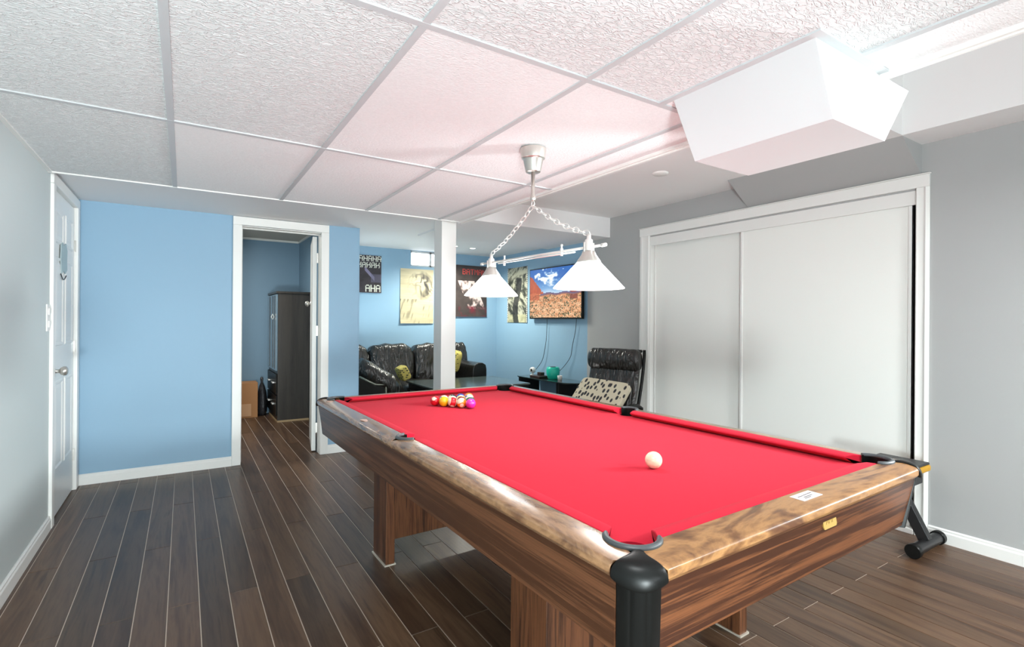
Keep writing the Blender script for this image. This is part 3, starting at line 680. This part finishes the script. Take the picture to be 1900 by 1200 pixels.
def p3(u, v):
    v = 1 - v
    if text_at('BATMAN', u, v, .23, .07, .125, .11, .14): return (196, 72, 66)
    c = mixc((44, 38, 38), (84, 74, 70), fb(u * 4, v * 5))
    n = fb(u * 6 + v * 3, v * 7 - u * 4)
    if .3 < v < .85 and abs(u - .15 - v * .65) < .26: c = mixc(c, (206, 186, 182), (n - .45) * 5)
    if v > .8: c = mixc(c, (100, 34, 44), (n - .4) * 3)
    return c
def p4(u, v):
    v = 1 - v; n = fb(u * 9 + 3 * math.sin(v * 5), v * 12); c = mixc((50, 54, 48), (176, 176, 156), (n - .34) * 3.4)
    if v > .86: c = mixc(c, (180, 178, 140), .7)
    if abs(u - .5 - .1 * math.sin(v * 6)) < .13 and v > .2: c = mixc(c, (24, 26, 28), .75)
    if u < .04 or u > .96: c = (214, 214, 204) if int(v * 60) % 2 else (40, 42, 40)
    return c
pm_ = attr_mat('poster_print')
def poster(name, label, x0, x1, z0, z1, fn, nu, nv, wall='far'):
    if wall == 'far': P = lambda u, v: (x0 + (x1 - x0) * u, 5.888 - .006 - .012 * (1 - v) ** 6 * (1 - .5 * u), z0 + (z1 - z0) * v)
    else: P = lambda u, v: (XR - .005 - .004 * (1 - v) ** 6, x0 + (x1 - x0) * u, z0 + (z1 - z0) * v)
    o = printed(name, P, nu, nv, fn, pm_); s = o.modifiers.new('s', 'SOLIDIFY'); s.thickness = .001; tag(o, label, 'poster'); return o
poster('poster', 'dark poster lettered HAHA in cream on the lounge far wall', 1.62, 1.945, 1.517, 1.95, p1, 130, 150)
poster('poster', 'cream poster with charcoal scribbles above the leather sofa', 2.178, 2.605, 1.165, 1.825, p2, 90, 130)
poster('poster', 'dark poster with red BATMAN title right of the column', 2.90, 3.365, 1.255, 1.915, p3, 130, 130)
poster('poster', 'narrow grey-green patterned poster beside the television', 5.61, 5.155, 1.185, 1.875, p4, 50, 90, 'right')
# television
tv = thing('television', 'flat television on the blue wall showing a red desert landscape', 'television', (XR, 0, 0))
def scr(u, v):
    hz = .50 + .012 * math.sin(u * 20)
    if v > hz:
        t = (v - hz) / (1 - hz); c = mixc((150, 190, 225), (24, 96, 178), t * 1.6)
        n = fb(u * 7 + 2, v * 9); c = mixc(c, (248, 250, 252), (n - .56) * 9 * (.4 + .6 * t))
        if v < hz + .09: c = mixc(c, (226, 232, 240), .5 * (1 - (v - hz) / .09))
        if u < .34 and v < .86 - u * 1.35 + .05 * vn(u * 40, 2): c = mixc((150, 54, 22), (214, 96, 44), fb(u * 22, v * 5))
        if .80 < u < .93 and v < .61 + .02 * vn(u * 50, 1): c = mixc((112, 36, 22), (176, 72, 40), fb(u * 40, v * 14))
        return c
    if v > hz - .045 and u > .22: return mixc((74, 70, 130), (150, 92, 80), (hz - v) / .045)
    n = fb(u * 26, v * 38); d = fb(u * 60 + 3, v * 60); c = mixc((196, 112, 60), (244, 200, 158), n * 1.3 - (.2 if v > .3 else 0))
    if v < .46 and d > .50 + .16 * h2(int(u * 14), int(v * 9)): c = mixc((60, 66, 38), (104, 92, 48), n)
    if u < .2 and v > .36: c = mixc(c, (188, 76, 34), .7)
    if u > .8 and u < .94 and v > .36: c = mixc(c, (120, 44, 26), .8)
    return c
TY0, TY1, TZ0, TZ1 = 5.015, 4.085, 1.245, 1.80
MB().box(-.060, -.028, TY1 - .012, TY0 + .012, TZ0 - .016, TZ1 + .012).build('frame', black_pl, tv, bevel=.003)
printed('screen', lambda u, v: (-.0615, TY0 + (TY1 - TY0) * u, TZ0 + (TZ1 - TZ0) * v), 130, 80, scr, attr_mat('screen_glow', .95), tv)
MB().box(-.028, 0, 4.40, 4.72, 1.35, 1.62).build('wall_bracket', black_m, tv)
# cables
def cable(lab, pts, r=.0028):
    ps = [Vector(p) for p in pts]; out = []
    for i in range(len(ps) - 1):
        a, b, c, d = ps[max(0, i - 1)], ps[i], ps[i + 1], ps[min(len(ps) - 1, i + 2)]
        for k in range(6):
            t = k / 6; out.append(.5 * ((2 * b) + (c - a) * t + (2 * a - 5 * b + 4 * c - d) * t * t + (3 * b - a - 3 * c + d) * t ** 3))
    out.append(ps[-1]); o = MB().tube(out, r, 6).build('cable', black_m, None, True); tag(o, lab, 'cable')
cable('black cable hanging from the television towards the white camera', [(3.50, 4.72, 1.25), (3.505, 4.735, 1.08), (3.50, 4.75, .93), (3.495, 4.80, .76), (3.48, 4.88, .66), (3.44, 4.93, .59)])
cable('black cable hanging from the television towards the teal tub', [(3.50, 4.20, 1.25), (3.505, 4.225, 1.10), (3.50, 4.265, .95), (3.50, 4.30, .82), (3.48, 4.40, .70), (3.42, 4.47, .61)])
# TV stand
dk_glass = mat('dark_tinted_glass', (.015, .03, .032), .06, coat=.5)
tvs = thing('tv_stand', 'low black glass shelf stand under the television', 'tv stand', (3.35, 4.45, 0))
pl = [(-.13, .46), (-.15, .40), (-.13, -.26), (-.10, -.38), (-.02, -.46), (.08, -.49), (.165, -.49), (.165, .47)]
for z in (.568, .30, .08): MB().prism(pl, z, z + .012).build('shelf', dk_glass, tvs, bevel=.002)
for y0, x0, x1 in ((.40, -.12, .14), (-.26, -.09, .14)): MB().box(x0, x1, y0, y0 + .045, 0, .568).build('leg', black_m, tvs, bevel=.003)
MB().box(.02, .12, -.46, -.43, 0, .568).build('leg', black_m, tvs)
# things on the stand
o = MB().lathe([(0, .580), (.026, .580), (.030, .588), (.012, .596), (.011, .61), (.03, .62), (.036, .642), (.03, .664), (.012, .675), (0, .676)], (3.38, 4.83, 0), 20).build('indoor_camera', white_trim, None, True)
tag(o, 'small round white camera at the far end of the tv stand', 'camera')
MB().lathe([(0, 0), (.014, 0), (.017, -.004), (0, -.006)], (3.350, 4.815, .645), 14, 'x').build('camera_lens', black_pl, o, True)
teal = mat('teal_plastic', (.01, .50, .36), .3)
tb = MB().lathe([(0, .580), (.05, .580), (.058, .59), (.072, .64), (.074, .68), (.066, .705), (.055, .71), (.04, .705), (0, .70)], (3.36, 4.42, 0), 28).build('plastic_tub', teal, None, True)
tag(tb, 'round teal plastic tub on the tv stand', 'tub')
MB().lathe([(0, .713), (.03, .713), (.034, .704)], (3.36, 4.42, 0), 20).build('dark_lid', black_pl, tb, True)
o = MB().box(3.235, 3.36, 4.50, 4.68, .580, .606).box(3.30, 3.35, 4.56, 4.63, .606, .640).build('media_box', mat('dark_box_plastic', (.03, .016, .014), .4), None, bevel=.004)
tag(o, 'low black box beside the teal tub', 'media box')
o = MB().lathe([(0, .580), (.022, .580), (.026, .63), (.023, .632), (.02, .59)], (3.345, 4.28, 0), 18).build('small_cup', white_trim, None, True)
tag(o, 'small white cup at the near end of the tv stand', 'cup')

# coffee table
ct = thing('coffee_table', 'large black coffee table with grey-green reflective top in the lounge', 'coffee table', (2.46, 4.69, 0))
MB().box(-.51, .52, -.39, .39, .555, .572).build('table_top', mat('smoked_top', (.055, .075, .07), .22, coat=.5), ct, bevel=.003)
MB().box(-.49, .50, -.37, .37, .49, .555).build('frame', black_pl, ct, bevel=.003)
for sx in (-1, 1):
    for sy in (-1, 1): MB().box(*sorted((sx * .50, sx * .43)), *sorted((sy * .37, sy * .30)), 0, .49).build('leg', black_pl, ct, bevel=.003)
MB().box(-.43, .43, -.30, .30, .18, .20).build('lower_shelf', black_pl, ct)

# sofa along the far wall
so = thing('sofa', 'long black leather sofa against the lounge far wall', 'sofa', (2.2, 5.5, 0))
MB().box(-.78, .785, -.28, .36, .05, .34).build('base', leather2, so, bevel=.03, seg=3)
for i in range(3):
    x = [-.50, .05, .46][i]; hw2 = [.275, .265, .15][i] if i < 2 else .145
    MB().puff(x, -.02, .42, hw2, .30, .10, .38, 14, bump=.02).build('seat_cushion', leather, so, True)
Rb = Matrix.Rotation(-.16, 3, 'X')
for x, hw2 in ((-.70, .25), (-.185, .262), (.325, .245), (.68, .10)):
    MB().puff(x, .26, .68, hw2, .12, .245, .42, 20, Rb, bump=.035).build('back_cushion', leather, so, True)
MB().puff(.0, .33, .48, .78, .05, .36, .2, 10).build('back_frame', leather2, so, True)
ar = MB().loft([[(x, y, z) for x, z in ((.60, .05), (.60, .64), (.62, .69), (.67, .715), (.73, .715), (.775, .69), (.785, .64), (.785, .05))] for y in (-.30, .0, .36)])
ar.build('arm', leather2, so, bevel=.01, seg=3)
# pillow by the right arm of the sofa
o = MB().puff(2.655, 5.40, .73, .05, .12, .13, .5, 12, Matrix.Rotation(.25, 3, 'Y')).build('throw_pillow', yellow_print, None, True)
tag(o, 'green and yellow striped pillow leaning on the sofa right arm', 'pillow')

# armchair with the sloping arm beside the blue wall stub
ac = thing('armchair', 'black leather seat with padded sloping arm beside the blue wall end', 'armchair', (1.42, 4.92, 0))
MB().prism([(0, .05), (0, .655), (.155, .572), (.25, .56), (.30, .05)], .0, .03, 'y').build('side_panel', black_pl, ac, bevel=.004)
MB().tube([(-.0, .0, .658), (.155, .0, .574), (.26, .0, .565), (.27, .0, .05)], .011, 8).build('frame_rail', mat('grey_green_metal', (.25, .27, .22), .3, metal=.5), ac, True)
pts = []; rings = []
path = [(.015, .84, .085), (.10, .795, .10), (.20, .735, .105), (.30, .675, .11), (.37, .60, .105), (.42, .52, .09), (.43, .46, .05)]
for i, (x, z, r) in enumerate(path):
    a = path[max(0, i - 1)]; b = path[min(len(path) - 1, i + 1)]; t = Vector((b[0] - a[0], 0, b[1] - a[1])).normalized(); nn = Vector((-t.z, 0, t.x))
    if nn.z < 0: nn = -nn
    rings.append([Vector((x, .11, z - r)) + nn * r * (1 + .05 * math.sin(i * 2.3)) * math.sin(2 * PI * k / 24) + Vector((0, 1, 0)) * (r + .02) * math.cos(2 * PI * k / 24) for k in range(24)])
MB().loft(rings).build('arm_pad', leather, ac, True)
MB().box(.02, .47, .05, .235, .05, .36).build('seat', leather2, ac, bevel=.04, seg=3)
MB().puff(.38, .13, .40, .12, .10, .05, .5, 12).build('seat_pad', leather, ac, True)
o = MB().puff(1.920, 5.09, .655, .05, .085, .075, .38, 14, Matrix.Rotation(-.45, 3, 'Y')).build('throw_pillow', yellow_print, None, True)
tag(o, 'small yellow patterned pillow beside the sloping leather arm', 'pillow')

# lounge chair by the closet
lc = thing('lounge_chair', 'black leather high-back lounge chair beside the white closet', 'lounge chair', (3.02, 3.26, 0), math.radians(-72))
# local: facing -Y, width along X. profile in (y,z)
W2 = .235
prof = [(-.36, .40), (-.22, .375), (-.05, .345), (.05, .36), (.11, .43), (.16, .56), (.205, .70), (.235, .82), (.25, .93), (.25, .97)]
def sheet(w, off, th, n, ys=prof):
    rings = []
    for i, (y, z) in enumerate(ys):
        a = ys[max(0, i - 1)]; b = ys[min(len(ys) - 1, i + 1)]; t = Vector((0, b[0] - a[0], b[1] - a[1])).normalized(); nn = Vector((0, -t.z, t.y))
        if nn.z < 0 and abs(nn.z) > .5: nn = -nn
        if nn.y > 0 and abs(nn.y) > .6: nn = -nn
        c = Vector((0, y, z)) + nn * off
        rings.append([c + Vector((w * s1, 0, 0)) + nn * th * s2 for s1, s2 in ((-1, -.5), (-1.03, 0), (-1, .5), (-.5, .8), (0, .6), (.5, .8), (1, .5), (1.03, 0), (1, -.5))])
    return MB().loft(rings)
o = sheet(W2, .035, .045, 0).build('seat_cushion', leather, lc, True); o.modifiers.new('ss', 'SUBSURF').render_levels = 2
rings = []
for i in range(15):
    x = -W2 - .012 + (2 * W2 + .024) * i / 14; e = 1 if 0 < i < 14 else .72
    rings.append([Vector((x, .185 + e * .058 * math.cos(2 * PI * k / 20), .868 + e * (.098 + .002 * math.sin(i * 2.7)) * math.sin(2 * PI * k / 20))) for k in range(20)])
MB().loft(rings).build('headrest', leather, lc, True)
for s in (-1, 1):
    MB().tube([(s * (W2 + .012), y + .012, z - .01) for y, z in prof], .014, 8).build('side_rail', black_pl, lc, True)
    arm = [(s * (W2 + .055), y, z) for y, z in ((-.40, .02), (-.40, .30), (-.37, .44), (-.28, .515), (-.10, .52), (.05, .51), (.12, .48), (.12, .40), (.05, .12), (.10, .03), (.30, .02))]
    MB().tube(arm, .017, 8).build('arm', black_pl, lc, True)
for y, z in ((-.34, .33), (.12, .40), (.24, .95)): MB().tube([(-W2 - .05 if z < .9 else -W2, y, z), (W2 + .05 if z < .9 else W2, y, z)], .012, 8).build('cross_rail', black_pl, lc, True)
MB().loft([[(s * (W2 + .035), y, z) for s in (0, 1)] + [(s * (W2 + .06), y + .03, z) for s in (1, 0)] for y, z in ((.10, .50), (.16, .58), (.22, .66))]) if False else None
# patterned cushion leaning on the chair
Rp = Matrix.Rotation(-.82, 3, 'X')
o = MB().puff(0, 0, 0, .235, .032, .145, .2, 24, None).build('patterned_cushion', oval_print, None, True)
pm2 = Matrix.Translation((3.02, 3.26, 0)) @ Matrix.Rotation(math.radians(-72), 4, 'Z') @ Matrix.Translation((-.005, -.045, .585)) @ Rp.to_4x4() @ Matrix.Rotation(.07, 4, 'Y')
o.matrix_world = pm2; tag(o, 'beige cushion with dark oval print leaning in the lounge chair', 'cushion')

# ================================================================== WEIGHT BENCH by the right wall
wb = thing('weight_bench', 'black and yellow padded weight bench between pool table and right wall', 'weight bench', (3.31, 1.10, 0))
yl = mat('mustard_vinyl', lin((196, 146, 34)), .45)
p = MB().box(-.155, .135, .02, .27, .398, .434).build('seat_pad', yl, wb, bevel=.012, seg=3)
MB().box(-.150, .130, .025, .265, .432, .447).build('pad_top', mat('black_vinyl', (.03, .03, .03), .45), p, bevel=.008, seg=3)
MB().box(-.06, .05, .03, .95, .345, .392).build('frame_beam', black_m, wb, bevel=.004)
def bar(m, a, b, w, h):
    a, b = Vector(a), Vector(b); t = (b - a).normalized(); s = Vector((1, 0, 0)); u = t.cross(s).normalized()
    return m.loft([[q + s * sx * w + u * sy * h for sx, sy in ((-1, -1), (1, -1), (1, 1), (-1, 1))] for q in (a, b)])
bar(MB(), (0, 0, .06), (-.0, .15, .36), .022, .026).build('front_leg', black_m, wb, bevel=.003)
bar(MB(), (0, .80, .36), (0, 1.0, .04), .022, .026).build('rear_leg', black_m, wb, bevel=.003)
fb_ = MB().lathe([(0, -.16), (.030, -.16), (.030, .17), (0, .17)], (0, 0, .037), 20, 'x').build('foot_bar', black_m, wb, True); fb_.modifiers.new('e', 'EDGE_SPLIT')
for x in (-.165, .15): MB().lathe([(0, x), (.034, x), (.037, x + .004), (.037, x + .028), (.034, x + .032), (0, x + .032)], (0, 0, .037), 20, 'x').build('end_cap', black_pl, fb_, True).modifiers.new('e', 'EDGE_SPLIT')
MB().lathe([(0, -.16), (.030, -.16), (.030, .17), (0, .17)], (0, 1.0, .031), 20, 'x').build('foot_bar', black_m, wb, True)

# ================================================================== ROOM BEHIND THE DOORWAY
wd = thing('wardrobe', 'tall dark brown wardrobe seen through the open doorway', 'wardrobe', (1.09, 6.86, 0))
wdm = wood('espresso_laminate', [(.35, lin((36, 31, 28))), (.55, lin((50, 45, 40))), (.75, lin((60, 54, 48)))], 'z', .4, 1.5, 24, .4)
MB().box(-.165, .185, -.36, .35, .022, 1.505).build('body', wdm, wd, bevel=.002)
MB().box(-.185, .19, -.375, .36, 1.505, 1.53).build('top_board', wdm, wd, bevel=.003)
MB().box(-.165, .185, -.36, .35, 0, .022).build('plinth', mat('raw_pine', lin((176, 150, 112)), .6), wd)
dr = MB().box(-.182, -.166, -.355, .345, .60, 1.495).build('door', mat('mirror_door_blue', (.16, .24, .30), .15, coat=.5), wd, bevel=.002)
MB().tube([(-.200, -.19, 1.20 + .0), (-.215, -.19, 1.23), (-.2, -.19, 1.265), (-.186, -.19, 1.23)], .006, 8, True).build('handle', chrome, dr, True)
for y in (-.25, -.10, .15): MB().box(-.186, -.180, y, y + .03, .62, 1.48).build('door_batten', black_m, dr)
for z in (.08, .33):
    f = MB().box(-.182, -.166, -.355, .345, z, z + .23).build('drawer', black_pl, wd, bevel=.002)
    for y in (-.18, .15): MB().box(-.205, -.182, y - .05, y + .05, z + .115, z + .13).build('handle', chrome, f, bevel=.002)
bx = MB().box(.50, .772, 6.98, 7.22, 0, .425).build('cardboard_box', mat('cardboard', lin((178, 128, 84)), .8), None, bevel=.003)
tag(bx, 'brown cardboard box on the floor inside the doorway', 'box')
MB().box(.55, .70, 6.976, 6.981, .02, .17).build('flap_patch', mat('pale_tape', lin((206, 160, 120)), .6), bx)
o = MB().loft([[(.832 + r * .62 * (1 + .12 * math.sin(3 * a + h * 9)) * math.cos(a), 7.12 + r * .85 * (1 + .1 * math.sin(4 * a)) * math.sin(a), h) for a in [2 * PI * k / 20 for k in range(20)]]
     for r, h in ((.075, .0), (.092, .04), (.095, .14), (.08, .26), (.05, .36), (.018, .41), (.03, .45), (.022, .475))]).build('rubbish_bag', mat('shiny_black_bag', (.03, .03, .034), .22, bump=(30, .8, .01)), None, True)
tag(o, 'tied dark plastic bag standing between the box and the wardrobe', 'bag')
